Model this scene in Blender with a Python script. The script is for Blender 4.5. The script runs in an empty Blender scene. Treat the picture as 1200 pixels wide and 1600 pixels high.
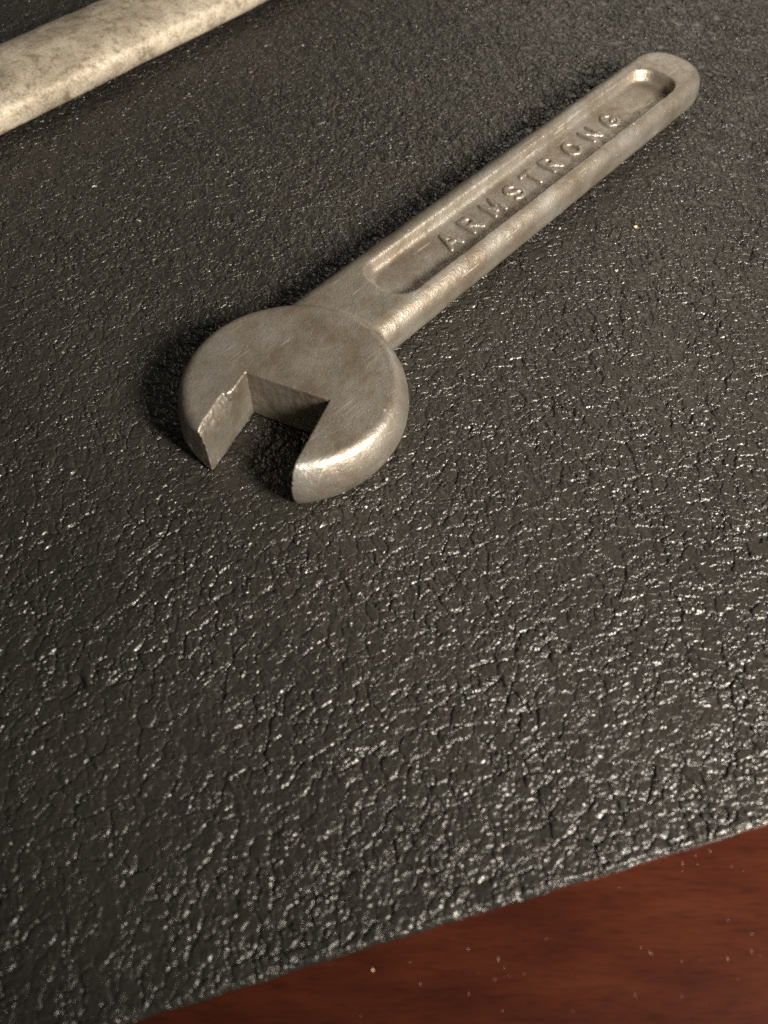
import bpy, math, random
import numpy as np
from mathutils import Matrix, Vector

random.seed(7)
rng = np.random.default_rng(11)
scene = bpy.context.scene
COL = scene.collection
MM = 0.001

# ------------------------------------------------------------------ camera
F_PX, PITCH, ROLL, CAM_H = 1300.0, math.radians(56.272), math.radians(0.429), 0.14806
fw = Vector((0, math.cos(PITCH), -math.sin(PITCH)))
r0 = Vector((1, 0, 0)); u0 = r0.cross(fw)
rt = math.cos(ROLL) * r0 + math.sin(ROLL) * u0
up = -math.sin(ROLL) * r0 + math.cos(ROLL) * u0
cam_d = bpy.data.cameras.new("camera")
cam = bpy.data.objects.new("camera", cam_d)
COL.objects.link(cam)
m = Matrix((rt, up, -fw)).transposed().to_4x4()
m.translation = Vector((0, 0, CAM_H))
cam.matrix_world = m
cam_d.sensor_fit = 'VERTICAL'
cam_d.sensor_height = 36.0
cam_d.lens = 36.0 * F_PX / 1600.0
cam_d.clip_start, cam_d.clip_end = 0.005, 20.0
cam_d.dof.use_dof = True
cam_d.dof.focus_distance = 0.205
cam_d.dof.aperture_fstop = 17.0
scene.camera = cam

# ------------------------------------------------------------------ light
world = bpy.data.worlds.new("World")
scene.world = world
world.use_nodes = True
bg = world.node_tree.nodes["Background"]
bg.inputs[0].default_value = (1.0, 0.93, 0.84, 1)
bg.inputs[1].default_value = 0.09

def area(name, loc, target, size, power, color):
    d = bpy.data.lights.new(name, 'AREA')
    d.shape = 'DISK'; d.size = size; d.energy = power; d.color = color
    o = bpy.data.objects.new(name, d)
    COL.objects.link(o)
    o.location = loc
    o.rotation_euler = (Vector(target) - Vector(loc)).to_track_quat('-Z', 'Y').to_euler()
    return o

# lamp to the right of the camera: soft-edged cone, narrowed to darken the near left
lamp_d = bpy.data.lights.new("desk_lamp", 'SPOT')
lamp_d.energy = 64.0; lamp_d.color = (1.0, 0.905, 0.78)
lamp_d.spot_size = math.radians(55); lamp_d.spot_blend = 1.0; lamp_d.shadow_soft_size = 0.075
lamp = bpy.data.objects.new("desk_lamp", lamp_d)
COL.objects.link(lamp)
lamp.location = (0.34, -0.17, 0.32)
lamp.rotation_euler = (Vector((0.055, 0.20, 0)) - lamp.location).to_track_quat('-Z', 'Y').to_euler()
area("far_lamp", (0.45, 1.25, 0.55), (0.05, 0.25, 0), 0.7, 2.6, (1.0, 0.88, 0.72))

vs = scene.view_settings
vs.view_transform = 'Standard'; vs.look = 'None'; vs.exposure = 0.0; vs.gamma = 1.0
scene.render.engine = 'CYCLES'
scene.cycles.use_denoising = False

# ------------------------------------------------------------------ helpers
def tag(o, label=None, cat=None, group=None, kind=None):
    if label: o['label'] = label
    if cat: o['category'] = cat
    if group: o['group'] = group
    if kind: o['kind'] = kind
    return o

def empty(name, loc, rz=0.0):
    o = bpy.data.objects.new(name, None)
    COL.objects.link(o)
    o.location = loc; o.rotation_euler = (0, 0, rz)
    o.empty_display_size = 0.01
    return o

def mesh_obj(name, verts, quads, mat, parent=None, normals=None):
    me = bpy.data.meshes.new(name)
    nv, nf, k = len(verts), len(quads), quads.shape[1]
    me.vertices.add(nv)
    me.vertices.foreach_set("co", np.ascontiguousarray(verts, np.float32).ravel())
    me.loops.add(nf * k)
    me.loops.foreach_set("vertex_index", np.ascontiguousarray(quads, np.int32).ravel())
    me.polygons.add(nf)
    me.polygons.foreach_set("loop_start", np.arange(0, nf * k, k, dtype=np.int32))
    me.polygons.foreach_set("use_smooth", np.ones(nf, bool))
    me.update(calc_edges=True)
    me.validate()
    if normals is not None:
        me.normals_split_custom_set_from_vertices(normals.astype(np.float32).tolist())
    if mat: me.materials.append(mat)
    o = bpy.data.objects.new(name, me)
    COL.objects.link(o)
    if parent: o.parent = parent
    return o

# value noise, 2-D and 3-D, for relief of castings and grain
_tab = rng.random(65536).astype(np.float32)
def _h(*ix):
    k = np.zeros(ix[0].shape, np.int64)
    for i, a in zip(ix, (73856093, 19349663, 83492791)): k ^= i.astype(np.int64) * a
    return _tab[(k ^ (k >> 13)) & 65535]
def vnoise(*p):
    fl = [np.floor(a) for a in p]
    fr = [a - b for a, b in zip(p, fl)]
    fr = [a * a * (3 - 2 * a) for a in fr]
    out = 0
    n = len(p)
    for c in range(1 << n):
        w = 1; ix = []
        for k in range(n):
            b = c >> k & 1
            w = w * (fr[k] if b else 1 - fr[k]); ix.append(fl[k] + b)
        out = out + w * _h(*ix)
    return out * 2 - 1

def surface_nets(fun, lo, hi, h):
    """Closed surface fun(P)=0 as a quad mesh, vertices pulled onto the surface."""
    ax = [np.arange(a, b + h, h, dtype=np.float32) for a, b in zip(lo, hi)]
    X, Y, Z = np.meshgrid(*ax, indexing='ij')
    S = fun(X, Y, Z).astype(np.float32)
    ins = S < 0
    nx, ny, nz = S.shape
    cnt = np.zeros((nx-1, ny-1, nz-1), np.int8)
    for i in (0, 1):
        for j in (0, 1):
            for k in (0, 1):
                cnt += ins[i:nx-1+i, j:ny-1+j, k:nz-1+k]
    act = (cnt > 0) & (cnt < 8)
    idx = -np.ones(act.shape, np.int64)
    ci = np.argwhere(act)
    idx[act] = np.arange(len(ci))
    P = np.zeros((len(ci), 3)); N = np.zeros(len(ci))
    corners = [(i, j, k) for i in (0, 1) for j in (0, 1) for k in (0, 1)]
    for a in corners:
        for d in range(3):
            if a[d]: continue
            b = list(a); b[d] = 1
            sa = S[ci[:, 0]+a[0], ci[:, 1]+a[1], ci[:, 2]+a[2]]
            sb = S[ci[:, 0]+b[0], ci[:, 1]+b[1], ci[:, 2]+b[2]]
            cr = (sa < 0) != (sb < 0)
            t = np.where(cr, sa / np.where(cr, sa - sb, 1), 0)
            q = np.tile(np.array(a, float), (len(ci), 1)); q[:, d] = t
            P[cr] += q[cr]; N[cr] += 1
    V = (P / N[:, None] + ci) * h + np.array(lo)
    quads = []
    for d in range(3):
        o1, o2 = [(1, 2), (2, 0), (0, 1)][d]
        sl_a = [slice(None)] * 3; sl_b = [slice(None)] * 3
        sl_a[d] = slice(0, -1); sl_b[d] = slice(1, None)
        A, B = ins[tuple(sl_a)], ins[tuple(sl_b)]
        e = np.argwhere(A != B)
        e = e[(e[:, o1] > 0) & (e[:, o2] > 0) & (e[:, o1] < act.shape[o1]) & (e[:, o2] < act.shape[o2])]
        flip = ~A[e[:, 0], e[:, 1], e[:, 2]]
        def at(a, b):
            q = e.copy(); q[:, o1] -= a; q[:, o2] -= b
            return idx[q[:, 0], q[:, 1], q[:, 2]]
        Q = np.stack([at(1, 1), at(0, 1), at(0, 0), at(1, 0)], 1)
        Q[flip] = Q[flip][:, ::-1]
        quads.append(Q)
    Q = np.concatenate(quads)
    def grad(V, e=0.06):
        G = np.zeros_like(V)
        for d in range(3):
            a = V.copy(); b = V.copy(); a[:, d] += e; b[:, d] -= e
            G[:, d] = (fun(*a.T) - fun(*b.T)) / (2 * e)
        return G
    for _ in range(3):
        G = grad(V); s = fun(*V.T)
        st = (s / np.maximum((G * G).sum(1), .2))[:, None] * G
        l = np.linalg.norm(st, axis=1, keepdims=True)
        V = V - st * np.minimum(1, .4 * h / np.maximum(l, 1e-9))
    G = grad(V, .1)
    G /= np.maximum(np.linalg.norm(G, axis=1, keepdims=True), 1e-9)
    return V, Q, G

def smax(a, b, k):
    h = np.clip(0.5 + 0.5 * (a - b) / k, 0, 1)
    return b + (a - b) * h + k * h * (1 - h)
def smin(a, b, k): return -smax(-a, -b, k)
def rbox2(x, y, hx, hy, r):
    dx = np.abs(x) - hx + r; dy = np.abs(y) - hy + r
    return np.hypot(np.maximum(dx, 0), np.maximum(dy, 0)) + np.minimum(np.maximum(dx, dy), 0) - r
def rext(d2, dz, r):
    a = d2 + r; b = dz + r
    return np.hypot(np.maximum(a, 0), np.maximum(b, 0)) + np.minimum(np.maximum(a, b), 0) - r

def mat_new(name):
    mt = bpy.data.materials.new(name); mt.use_nodes = True
    nt = mt.node_tree
    return mt, nt, nt.nodes["Principled BSDF"]
class NT:
    def __init__(s, nt): s.nt = nt
    def n(s, typ, **kw):
        nd = s.nt.nodes.new(typ)
        for k, v in kw.items():
            if k[0] == '_': setattr(nd, k[1:], v)
            else:
                key = int(k[1:]) if k[0] == 'i' and k[1:].isdigit() else k
                if isinstance(v, bpy.types.NodeSocket): s.nt.links.new(v, nd.inputs[key])
                else: nd.inputs[key].default_value = v
        return nd
    def coord(s): return s.n('ShaderNodeTexCoord').outputs['Object']
    def noise(s, vec, scale, detail=4, rough=.55):
        return s.n('ShaderNodeTexNoise', Vector=vec, Scale=scale, Detail=detail, Roughness=rough).outputs['Fac']
    def ramp(s, fac, pts):
        r = s.n('ShaderNodeValToRGB', Fac=fac)
        el = r.color_ramp.elements
        while len(el) < len(pts): el.new(.5)
        for e, (p, c) in zip(el, pts):
            e.position = p
            e.color = (*c, 1) if isinstance(c, tuple) else (c, c, c, 1)
        return r.outputs['Color']
    def mix(s, fac, a, b, mode='MIX'):
        nd = s.n('ShaderNodeMix', _data_type='RGBA', _blend_type=mode)
        for i, v in ((0, fac), (6, a), (7, b)):
            if isinstance(v, bpy.types.NodeSocket): s.nt.links.new(v, nd.inputs[i])
            else: nd.inputs[i].default_value = v if i == 0 else (*v, 1)
        return nd.outputs[2]
    def math(s, op, a, b):
        nd = s.n('ShaderNodeMath', _operation=op)
        for i, v in ((0, a), (1, b)):
            if isinstance(v, bpy.types.NodeSocket): s.nt.links.new(v, nd.inputs[i])
            else: nd.inputs[i].default_value = v
        return nd.outputs[0]
    def bump(s, h, dist, strength=1.0, normal=None):
        kw = dict(Height=h, Distance=dist, Strength=strength)
        if normal: kw['Normal'] = normal
        return s.n('ShaderNodeBump', **kw).outputs['Normal']
    def link(s, a, b): s.nt.links.new(a, b)

# ------------------------------------------------------------------ materials
def make_steel():
    mt, nt, p = mat_new("worn_forged_steel"); t = NT(nt)
    c = t.coord()
    big = t.noise(c, 90, 5, .6)
    mid = t.noise(c, 420, 5, .65)
    fine = t.noise(c, 2600, 3, .6)
    pits = t.n('ShaderNodeTexVoronoi', Vector=c, Scale=620).outputs['Distance']
    base = t.ramp(big, [(.30, (.180, .148, .115)), (.5, (.255, .234, .203)), (.72, (.32, .31, .293))])
    spots = t.ramp(mid, [(.30, (.70, .60, .50)), (.50, (1., 1., 1.))])
    base = t.mix(.8, base, spots, 'MULTIPLY')
    grain = t.ramp(fine, [(.3, .75), (.7, 1.2)])
    base = t.mix(.7, base, grain, 'MULTIPLY')
    base = t.mix(1.0, base, (.90, .885, .86), 'MULTIPLY')
    vo = t.n('ShaderNodeTexVoronoi', Vector=c, Scale=230, Randomness=1.0).outputs['Distance']
    patch = t.ramp(t.noise(c, 60, 2), [(.54, 0.), (.62, 1.)])
    speck = t.math('MULTIPLY', t.ramp(vo, [(.05, 1.), (.085, 0.)]), patch)
    mps = t.n('ShaderNodeMapping', Vector=c, Rotation=(0, 0, .9), Scale=(60, 2400, 60)).outputs[0]
    scr = t.math('MULTIPLY', t.ramp(t.noise(mps, 1.0, 2, .4), [(.66, 0.), (.69, 1.)]), t.ramp(t.noise(c, 110, 2), [(.50, 0.), (.6, 1.)]))
    base = t.mix(t.math('MAXIMUM', speck, t.math('MULTIPLY', scr, .45)), base, (.62, .56, .47))
    t.link(base, p.inputs['Base Color'])
    p.inputs['Metallic'].default_value = .78
    ro = t.ramp(mid, [(.3, .52), (.7, .38)])
    t.link(ro, p.inputs['Roughness'])
    n1 = t.bump(t.noise(c, 1500, 4, .6), .00022, .55)
    n2 = t.bump(t.noise(c, 4200, 2, .5), .00007, .6, n1)
    n2 = t.bump(t.ramp(pits, [(.06, 0.), (.16, 1.)]), .00012, .6, n2)
    t.link(n2, p.inputs['Normal'])
    return mt

def make_bar_mat():
    mt, nt, p = mat_new("pale_mottled_metal"); t = NT(nt)
    c = t.coord()
    big = t.noise(c, 70, 5, .62)
    mid = t.noise(c, 330, 6, .68)
    base = t.ramp(big, [(.32, (.17, .145, .11)), (.5, (.28, .245, .19)), (.68, (.39, .35, .28))])
    pit = t.ramp(mid, [(.34, (.42, .36, .30)), (.50, (1., 1., 1.))])
    base = t.mix(.75, base, pit, 'MULTIPLY')
    base = t.mix(.8, base, t.ramp(t.noise(c, 1500, 4, .7), [(.32, .45), (.55, 1.1)]), 'MULTIPLY')
    t.link(base, p.inputs['Base Color'])
    p.inputs['Metallic'].default_value = .3
    p.inputs['Roughness'].default_value = .62
    n1 = t.bump(mid, .00035, .5)
    n2 = t.bump(t.noise(c, 3000, 3, .6), .0001, .5, n1)
    t.link(n2, p.inputs['Normal'])
    return mt

def make_mat_mat():
    mt, nt, p = mat_new("black_pebbled_rubber"); t = NT(nt)
    c = t.coord()
    big = t.noise(c, 18, 3, .5)
    base = t.ramp(big, [(.3, (.0125, .0113, .0095)), (.7, (.0185, .0168, .0141))])
    t.link(base, p.inputs['Base Color'])
    mid = t.noise(c, 700, 3, .6)
    t.link(t.ramp(mid, [(.3, .25), (.7, .37)]), p.inputs['Roughness'])
    p.inputs['Specular IOR Level'].default_value = .42
    wn = t.n('ShaderNodeTexNoise', Vector=c, Scale=520, Detail=3, Roughness=.6).outputs['Color']
    wv = t.n('ShaderNodeVectorMath', _operation='MULTIPLY_ADD')
    t.link(wn, wv.inputs[0]); wv.inputs[1].default_value = (.0016,) * 3; t.link(c, wv.inputs[2])
    vd = t.n('ShaderNodeTexVoronoi', _feature='DISTANCE_TO_EDGE', Vector=wv.outputs[0], Scale=540).outputs['Distance']
    crk = t.math('POWER', t.math('MINIMUM', t.math('MULTIPLY', vd, 5.5), 1.0), .6)
    amt = t.ramp(t.noise(c, 260, 3), [(.38, .1), (.58, 1.)])
    # bump is raised towards the back to put more glints there
    sep = t.n('ShaderNodeSeparateXYZ', Vector=c).outputs[1]
    glint_relief = t.n('ShaderNodeMapRange', Value=sep, i1=.05, i2=.21, i3=.5, i4=1.35).outputs[0]
    n0 = t.bump(t.math('MULTIPLY', t.math('MULTIPLY', crk, amt), glint_relief), .00030, 1.0)
    n1 = t.bump(t.noise(c, 1300, 2, .5), .00008, .8, n0)
    n2 = n1
    t.link(n2, p.inputs['Normal'])
    return mt

def make_wood():
    mt, nt, p = mat_new("red_mahogany"); t = NT(nt)
    c = t.coord()
    mp = t.n('ShaderNodeMapping', Vector=c, Rotation=(0, 0, math.radians(-20)), Scale=(45, 190, 60)).outputs[0]
    g1 = t.noise(mp, 1.0, 6, .62)
    mp2 = t.n('ShaderNodeMapping', Vector=c, Rotation=(0, 0, math.radians(-20)), Scale=(240, 1700, 400)).outputs[0]
    g2 = t.noise(mp2, 1.0, 3, .6)
    base = t.ramp(g1, [(.28, (.021, .0038, .0016)), (.5, (.034, .0070, .0025)), (.74, (.047, .0112, .0042))])
    pores = t.ramp(g2, [(.30, .60), (.50, 1.08)])
    base = t.mix(.8, base, pores, 'MULTIPLY')
    t.link(base, p.inputs['Base Color'])
    p.inputs['Roughness'].default_value = .4
    p.inputs['Specular IOR Level'].default_value = .08
    p.inputs['Coat Weight'].default_value = .5
    p.inputs['Coat Roughness'].default_value = .07
    t.link(t.bump(g2, .00008, .4), p.inputs['Normal'])
    return mt

def plain(name, col, rough=.6, **kw):
    mt, nt, p = mat_new(name); t = NT(nt)
    f = t.noise(t.coord(), 3000, 3)
    t.link(t.mix(f, tuple(x * .7 for x in col), tuple(min(1, x * 1.25) for x in col)), p.inputs['Base Color'])
    p.inputs['Roughness'].default_value = rough
    return mt

STEEL, BAR, RUBBER, WOOD = make_steel(), make_bar_mat(), make_mat_mat(), make_wood()

# ------------------------------------------------------------------ tabletop
EDGE_P = np.array([10.8, 19.6]); EDGE_A = math.atan2(29.0, 101.3)
MAT_T = 2.6
def grid_quads(nr, nc):
    i = np.arange(nr * nc).reshape(nr, nc)
    return np.stack([i[:-1, :-1], i[:-1, 1:], i[1:, 1:], i[1:, :-1]], -1).reshape(-1, 4)
def build_tabletop():
    xs = np.linspace(-450, 450, 40); ys = np.linspace(-260, 620, 40)
    X, Y = np.meshgrid(xs, ys)
    V = np.stack([X, Y, np.full_like(X, -MAT_T - .05)], -1).reshape(-1, 3)
    V2 = V.copy(); V2[:, 2] -= 25
    q = grid_quads(40, 40); n = len(V)
    i = np.arange(n).reshape(40, 40)
    ring = np.concatenate([i[0, :-1], i[:-1, -1], i[-1, :0:-1], i[:0:-1, 0]])
    nx = np.roll(ring, -1)
    side = np.stack([ring + n, nx + n, nx, ring], 1)
    o = mesh_obj("tabletop", np.concatenate([V, V2]) * MM, np.concatenate([q, q[:, ::-1] + n, side]), WOOD)
    o.data.polygons.foreach_set("use_smooth", np.zeros(len(o.data.polygons), bool))
    tag(o, kind='structure')
build_tabletop()

# ------------------------------------------------------------------ mat
def voronoi(x, y, cell, seed):
    """distances F1, F2 and a per-cell hash pair with the vector to the nearest seed"""
    x = x / cell; y = y / cell
    ix = np.floor(x); iy = np.floor(y)
    f1 = np.full(x.shape, 9., np.float32); f2 = f1.copy()
    hx = np.zeros_like(f1); hy = np.zeros_like(f1); hz = np.zeros_like(f1); dx1 = np.zeros_like(f1); dy1 = np.zeros_like(f1)
    for a in (-1, 0, 1):
        for b in (-1, 0, 1):
            cx, cy = ix + a, iy + b
            r1 = _h(cx + seed, cy + 17); r2 = _h(cx + 31, cy + seed * 3)
            dx = x - cx - r1; dy = y - cy - r2
            d = np.hypot(dx, dy).astype(np.float32)
            c = d < f1
            f2 = np.where(c, f1, np.minimum(f2, d))
            r3 = _h(cx + 101, cy + seed)
            hx = np.where(c, r1, hx); hy = np.where(c, r2, hy); hz = np.where(c, r3, hz)
            dx1 = np.where(c, dx, dx1); dy1 = np.where(c, dy, dy1)
            f1 = np.where(c, d, f1)
    return f1, f2, hx, hy, hz, dx1 * cell, dy1 * cell

def sstep(a, b, x):
    t = np.clip((x - a) / (b - a), 0, 1); return t * t * (3 - 2 * t)

def grain_height(x, y):
    wx = x + .9 * vnoise(x / 2.3, y / 2.3) + .35 * vnoise(x / .8 + 5, y / .8)
    wy = y + .9 * vnoise(x / 2.3 + 40, y / 2.3 + 9) + .35 * vnoise(x / .8, y / .8 + 33)
    f1, f2, hx, hy, hz, dx, dy = voronoi(wx, wy, 3.3, 5)
    strength = .38 + .62 * sstep(-.35, .35, vnoise(x / 4.5 + 3, y / 4.5 + 71))
    flat = .55 + .45 * sstep(-.5, .3, vnoise(x / 17 + 8, y / 17 + 2))
    def edge(d, w): return 1 - np.sqrt(np.maximum(1 - np.maximum(1 - d / w, 0) ** 2, 0))
    z = -.72 * edge((f2 - f1) * 1.65, .50) * strength * flat
    z += ((hx - .5) * dx + (hy - .5) * dy) * .12 + (hz - .5) * .22 * sstep(0, .12, f2 - f1)
    g1, g2, kx, ky, kz, ex, ey = voronoi(wx * 1.02 + 50, wy + 11, 1.45, 9)
    s2 = sstep(-.2, .5, vnoise(x / 3.1 + 30, y / 3.1 + 8))
    z -= .30 * edge((g2 - g1) * .72, .30) * s2 * flat
    z += ((kx - .5) * ex + (ky - .5) * ey) * .13 + (kz - .5) * .06
    z += .03 * vnoise(x / .7, y / .7) + .06 * vnoise(x / 9., y / 9.)
    return z

def build_mat():
    ca, sa = math.cos(EDGE_A), math.sin(EDGE_A)
    # rows: distance from the near edge; finer close to the camera
    r = [0.0]
    while r[-1] < 400: r.append(r[-1] + (.15 + .00055 * r[-1] if r[-1] < 345 else 6))
    r = np.array(r)
    # fan of columns plus coarse outer columns out to the ends of the mat
    nu = 900
    u = np.linspace(-1, 1, nu)
    out = np.array([1.15, 1.5, 2.1, 3.0])
    ctr = 0 + r * math.tan(EDGE_A) * 1.0
    half = 74 + r * .29
    S = np.concatenate([ctr[:, None] - 0 + np.concatenate([-out[::-1], u, out])[None] * half[:, None]], 1)
    R = np.repeat(r[:, None], S.shape[1], 1)
    S = np.clip(S, -330, 420)
    # clipped columns keep a hair of spacing
    px = EDGE_P[0] + S * ca - R * sa
    py = EDGE_P[1] + S * sa + R * ca
    Z = grain_height(px, py)
    wob = .16 * vnoise(S[0] / 5, S[0] * 0 + 2) + .07 * vnoise(S[0] / .9, S[0] * 0 + 7)
    Z = Z * (.75 + .25 * sstep(0, 2.5, R))
    # rounded front lip: the first rows curl down to the table
    drop = .65 * np.maximum(0, 1 - R / .8) ** 2
    Z = Z - drop
    py = py + (wob[None] * np.maximum(0, 1 - R / 4)) * ca
    px = px - (wob[None] * np.maximum(0, 1 - R / 4)) * sa
    rows = [np.stack([px, py, Z], -1)]
    pre = []
    f = rows[0][0]
    for zz, off in ((-MAT_T, .05), (-MAT_T * .8, -.1), (-MAT_T * .5, -.18), (-.75, -.08)):
        g = f.copy(); w = .05 * vnoise(S[0] / .8, S[0] * 0 + zz * 9)
        g[:, 0] += (-off + w) * sa; g[:, 1] += (off - w) * ca
        g[:, 2] = zz if zz < -.7 else np.minimum(zz, f[:, 2] - .1)
        pre.append(g)
    last = rows[0][-1].copy(); last[:, 2] = -MAT_T
    G = np.concatenate([np.array(pre), rows[0], last[None]], 0)
    for side in (0, -1): pass
    lft = G[:, :1].copy(); lft[:, :, 2] = -MAT_T
    rgt = G[:, -1:].copy(); rgt[:, :, 2] = -MAT_T
    G = np.concatenate([lft, G, rgt], 1)
    o = mesh_obj("rubber_mat", G.reshape(-1, 3) * MM, grid_quads(*G.shape[:2]), RUBBER)
    tag(o, "black pebble-grained mat lying on the red wooden table", "mat")
    return o
build_mat()

# ------------------------------------------------------------------ wrench
HC = (-20.24, 124.15)                     # head centre on the table, mm
HANDLE_A = math.radians(48.6)
OPEN_A = math.radians(247.2) - HANDLE_A   # direction the jaw opens, in wrench space
HEAD_R, HEAD_T = 25.6, 13.8
AX_V, HW = 8.1, 12.4                      # handle axis offset and half width
H_END = 179.5
H_LO, H_HI = .5, 12.0
FLOOR = 8.7

def wrench_sdf(x, y, z):
    ox, oy = math.cos(OPEN_A), math.sin(OPEN_A)
    b = x * ox + y * oy
    a = -(x * oy - y * ox)
    a = x * (-oy) + y * ox                # + is towards the right jaw
    rough = .10 * vnoise(x / 5, y / 5, z / 5) + .06 * vnoise(x / 1.6, y / 1.6, z / 1.6)
    zr = (z - HEAD_T / 2) / (HEAD_T / 2)
    head = smax((np.hypot(x, y) - HEAD_R + 2.3 * np.abs(zr) ** 2.4) * .88, np.abs(z - HEAD_T / 2) - HEAD_T / 2, 1.3)
    # handle
    hu0, hu1 = 5.0, H_END
    hw = HW - .6 * np.clip((x - 30) / 150, 0, 1)
    v = y - AX_V
    d2 = rbox2(x - (hu0 + hu1) / 2, v, (hu1 - hu0) / 2, hw, 10.8)
    zc, zh = (H_LO + H_HI) / 2, (H_HI - H_LO) / 2
    han = rext(d2, np.abs(z - zc) - zh, 4.6)
    # pocket with sloping walls
    p0, p1 = 37.5, 163.0
    pd = rbox2(x - (p0 + p1) / 2, v + .7 + .6 * np.clip((x - 40) / 110, 0, 1), (p1 - p0) / 2, 6.2, 4.8)
    wall = (pd - (z - FLOOR) * .36) * .94
    fl = FLOOR - z
    pocket = smax(wall, fl, 1.3)
    han = smax(han, -pocket, .9)
    body = smin(head, han, 1.1) + rough * .8
    # jaw opening
    slot = np.maximum(np.maximum(a - 10.0 - .04 * np.maximum(b, 0), -a - 10.0 - .02 * np.maximum(b, 0)), 2.3 - b)
    # worn, broken edge of the left jaw
    jag = .12 * vnoise(b / .8, a / .8, z / .8) + .30 * vnoise(b / 2.4, b * 0 + 9)
    ch = -a - 10.0 - (z - HEAD_T + 3.6 + jag * 2.2) * .46
    ch = np.maximum(ch * .9, (9.2 - b + jag * 1.5) * .8)
    slot = smin(slot, np.maximum(np.maximum(ch, -a - 14), a + 5), 1.2)
    slot = np.minimum(slot, np.maximum(20.9 - b + .25 * (a + 10), a + 5))
    slot = slot + .06 * vnoise(x / 1.2, y / 1.2, z / 1.2) + .07 * vnoise(a / 1.0, b / .7, z / 2.5)
    return smax(body, -slot, .35)

wrench = empty("open_end_wrench", (HC[0] * MM, HC[1] * MM, .0001), HANDLE_A)
tag(wrench, "grey-brown steel open-end wrench with raised lettering lying on the black mat", "wrench")

V, Q, N = surface_nets(wrench_sdf, (-27, -27, -1.2), (184, 27.5, 16), .42)
fc = V[Q].mean(1)
is_head = np.hypot(fc[:, 0], fc[:, 1]) < HEAD_R + .4
parts = {}
for name, mk in (("head", is_head), ("handle", ~is_head)):
    q = Q[mk]; used = np.unique(q)
    mp = np.zeros(len(V), np.int64); mp[used] = np.arange(len(used))
    parts[name] = mesh_obj(name, V[used] * MM, mp[q], STEEL, wrench, N[used])

# raised letters in the pocket: strokes on a 1 x 1 box, x along the handle, y towards the upper rail
def arc(cx, cy, rx, ry, a0, a1, n=10):
    return [(cx + rx * math.cos(math.radians(a0 + (a1 - a0) * i / n)), cy + ry * math.sin(math.radians(a0 + (a1 - a0) * i / n))) for i in range(n + 1)]
RSTROKES = [[(.08, 0), (.08, 1), (.55, 1)] + arc(.55, .75, .37, .25, 90, -90, 8) + [(.08, .5)], [(.5, .5), (.95, 0)]]
GLYPH = {
    'A': [[(0, 0), (.5, 1), (1, 0)], [(.2, .36), (.8, .36)]],
    'R': RSTROKES,
    'M': [[(0, 0), (.04, 1), (.5, .25), (.96, 1), (1, 0)]],
    'S': [arc(.5, .74, .42, .26, 30, 270, 9) + arc(.5, .25, .44, .25, 90, -150, 9)],
    'T': [[(0, 1), (1, 1)], [(.5, 1), (.5, 0)]],
    'O': [arc(.5, .5, .48, .5, 0, 360, 18)],
    'N': [[(.04, 0), (.04, 1), (.96, 0), (.96, 1)]],
    'G': [arc(.5, .5, .48, .5, 45, 330, 14) + [(.92, .45), (.55, .45)]],
}
LET_W, LET_H, LET_R, LET_UP = 4.3, 5.3, .70, .6
def letter_mesh(ch):
    segs = [(p, q) for st in GLYPH[ch] for p, q in zip(st[:-1], st[1:])]
    def f(x, y, z):
        d = np.full(np.shape(x), 99.)
        for p, q in segs:
            ax_, ay_ = (p[0] - .5) * LET_W, (p[1] - .5) * LET_H
            bx_, by_ = (q[0] - .5) * LET_W, (q[1] - .5) * LET_H
            ex, ey = bx_ - ax_, by_ - ay_
            t = np.clip(((x - ax_) * ex + (y - ay_) * ey) / max(ex * ex + ey * ey, 1e-9), 0, 1)
            d = np.minimum(d, np.hypot(x - ax_ - t * ex, y - ay_ - t * ey))
        d = d - LET_R - .10 * vnoise(x / .9, y / .9, z) + (z) * .25
        return rext(d, np.abs(z) - LET_UP - .08 * vnoise(x / 1.1 + 9, y / 1.1, z * 0), .3)
    return surface_nets(f, (-LET_W / 2 - 1.2, -LET_H / 2 - 1.2, -1.2), (LET_W / 2 + 1.2, LET_H / 2 + 1.2, 1.2), .16)
LETTER_U = [63.6, 72.5, 82.0, 91.2, 99.8, 108.0, 118.2, 127.6, 137.4]
cache = {}
for ch, u in zip("ARMSTRONG", LETTER_U):
    if ch not in cache:
        lv, lq, ln = letter_mesh(ch)
        o = mesh_obj("letter", lv * MM, lq, STEEL, parts["handle"], ln)
        cache[ch] = o.data
    else:
        o = bpy.data.objects.new("letter", cache[ch]); COL.objects.link(o); o.parent = parts["handle"]
    o.location = (u * MM, (AX_V - .55 - .6 * (u - 60) / 80 + random.uniform(-.15, .15)) * MM, (FLOOR - .05) * MM)

# ------------------------------------------------------------------ pale bar at the top left
BAR_A = math.radians(48.2)
def bar_sdf(x, y, z):
    w = 14.2 - .012 * (x)
    d2 = rbox2(x, y, 170, 17.3 - .008 * x, 11)
    zz = (z - 6.6) / 6.6
    yy = np.abs(y) / (17.3 - .008 * x)
    q = (np.abs(yy) ** 2.2 + np.abs(zz) ** 2.2) ** (1 / 2.2)
    d = (q - 1) * 6.6
    d = smax(d, d2, 2.0)
    return d + .10 * vnoise(x / 6, y / 6, z / 6) + .05 * vnoise(x / 1.8, y / 1.8, z / 1.8)
bar_c = (-88.1, 285.4)
V, Q, N = surface_nets(bar_sdf, (-173, -21, -1.5), (173, 21, 15.5), .9)
bar = mesh_obj("metal_bar", V * MM, Q, BAR, None, N)
bar.location = (bar_c[0] * MM, bar_c[1] * MM, .0001); bar.rotation_euler = (0, 0, BAR_A)
tag(bar, "pale tan mottled metal bar with rounded sides, cut off by the top-left corner", "metal bar")

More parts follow.
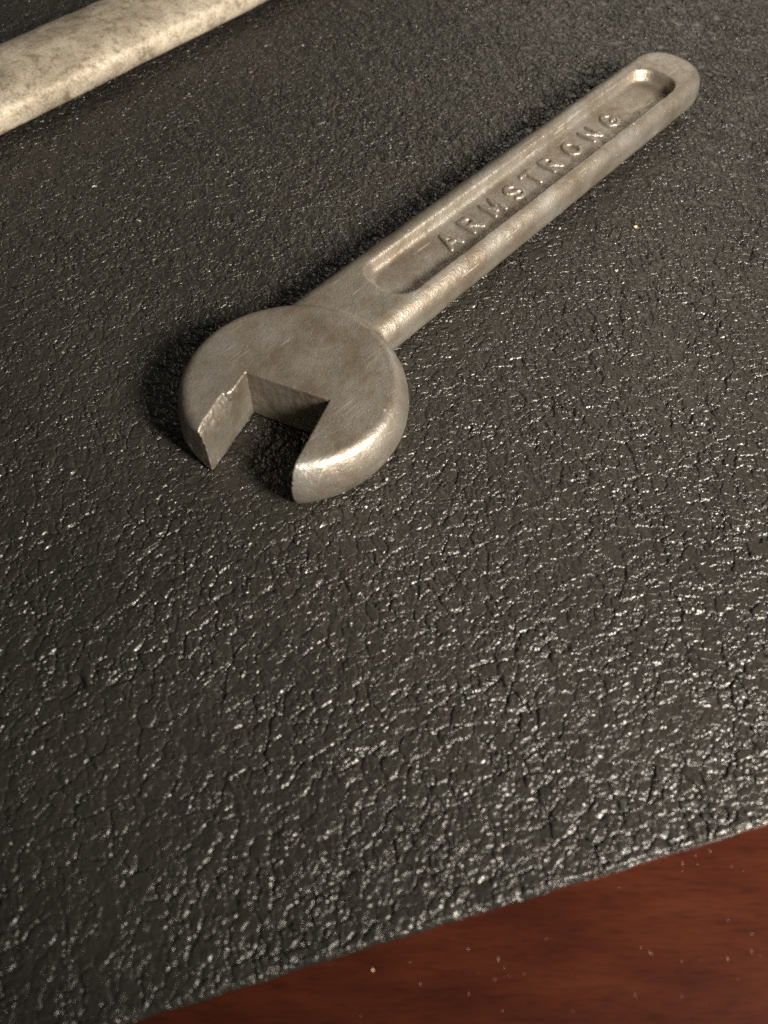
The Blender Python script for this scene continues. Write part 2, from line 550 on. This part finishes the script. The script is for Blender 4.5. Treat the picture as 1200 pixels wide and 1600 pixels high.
# ------------------------------------------------------------------ crumbs and modelled glints on the wood
def crumb(name, loc, size, mat, label, seed):
    r = np.random.default_rng(seed)
    f = lambda x, y, z: np.sqrt((x / 1.3) ** 2 + y ** 2 + (z / .7) ** 2) - size + size * .35 * vnoise(x / size * 1.1 + seed, y / size * 1.1, z / size * 1.1)
    V, Q, N = surface_nets(f, (-size * 2, -size * 2, -size * 1.5), (size * 2, size * 2, size * 1.5), size / 3.2)
    o = mesh_obj(name, V * MM, Q, mat, None, N)
    o.location = [c * MM for c in loc]
    o.rotation_euler = (0, 0, float(r.uniform(0, 6)))
    return tag(o, label, "crumb")
crumb("crumb", (69.3, 194.6, .2), .42, plain("orange_crumb_matter", (.75, .42, .20)), "tiny pale orange crumb on the black mat to the right of the wrench handle", 3)
crumb("crumb", (-1.3, 12.9, -MAT_T + .08), .20, plain("yellow_crumb_matter", (.50, .40, .16)), "tiny yellow crumb on the red wood just beside the mat edge", 8)

def build_wood_glints():  # pale slivers that imitate tiny reflections in the wood's pores and scratches
    V, Q = [], []
    k = 0
    for i in range(60):
        x, y = rng.uniform(-12, 75), rng.uniform(2, 36)
        s_, r_ = (x - EDGE_P[0]) * math.cos(EDGE_A) + (y - EDGE_P[1]) * math.sin(EDGE_A), -(x - EDGE_P[0]) * math.sin(EDGE_A) + (y - EDGE_P[1]) * math.cos(EDGE_A)
        if r_ > -.8: continue
        L = rng.uniform(.06, .30) * (1 if rng.random() < .8 else 1.8); w = rng.uniform(.035, .065)
        a = rng.normal(1.95, .25)
        d = np.array([math.cos(a), math.sin(a)]); n = np.array([-d[1], d[0]])
        z = -MAT_T - .04
        ring = [(-L, 0, 0), (0, -w, 0), (L, 0, 0), (0, w, 0)]
        for (p, q_, _) in ring: V.append([x + d[0] * p + n[0] * q_, y + d[1] * p + n[1] * q_, z])
        for (p, q_, _) in ring: V.append([x + (d[0] * p + n[0] * q_) * .5, y + (d[1] * p + n[1] * q_) * .5, z + w * 1.6])
        for j in range(4): Q.append([k + j, k + (j + 1) % 4, k + 4 + (j + 1) % 4, k + 4 + j])
        Q.append([k + 4, k + 5, k + 6, k + 7]); k += 8
    o = mesh_obj("wood_glints", np.array(V) * MM, np.array(Q), plain("pale_glint", (.40, .30, .25), .35))
    tag(o, "pale slivers modelled as glints from pores and scratches in the red wood", "wood_glints", kind='stuff')
build_wood_glints()
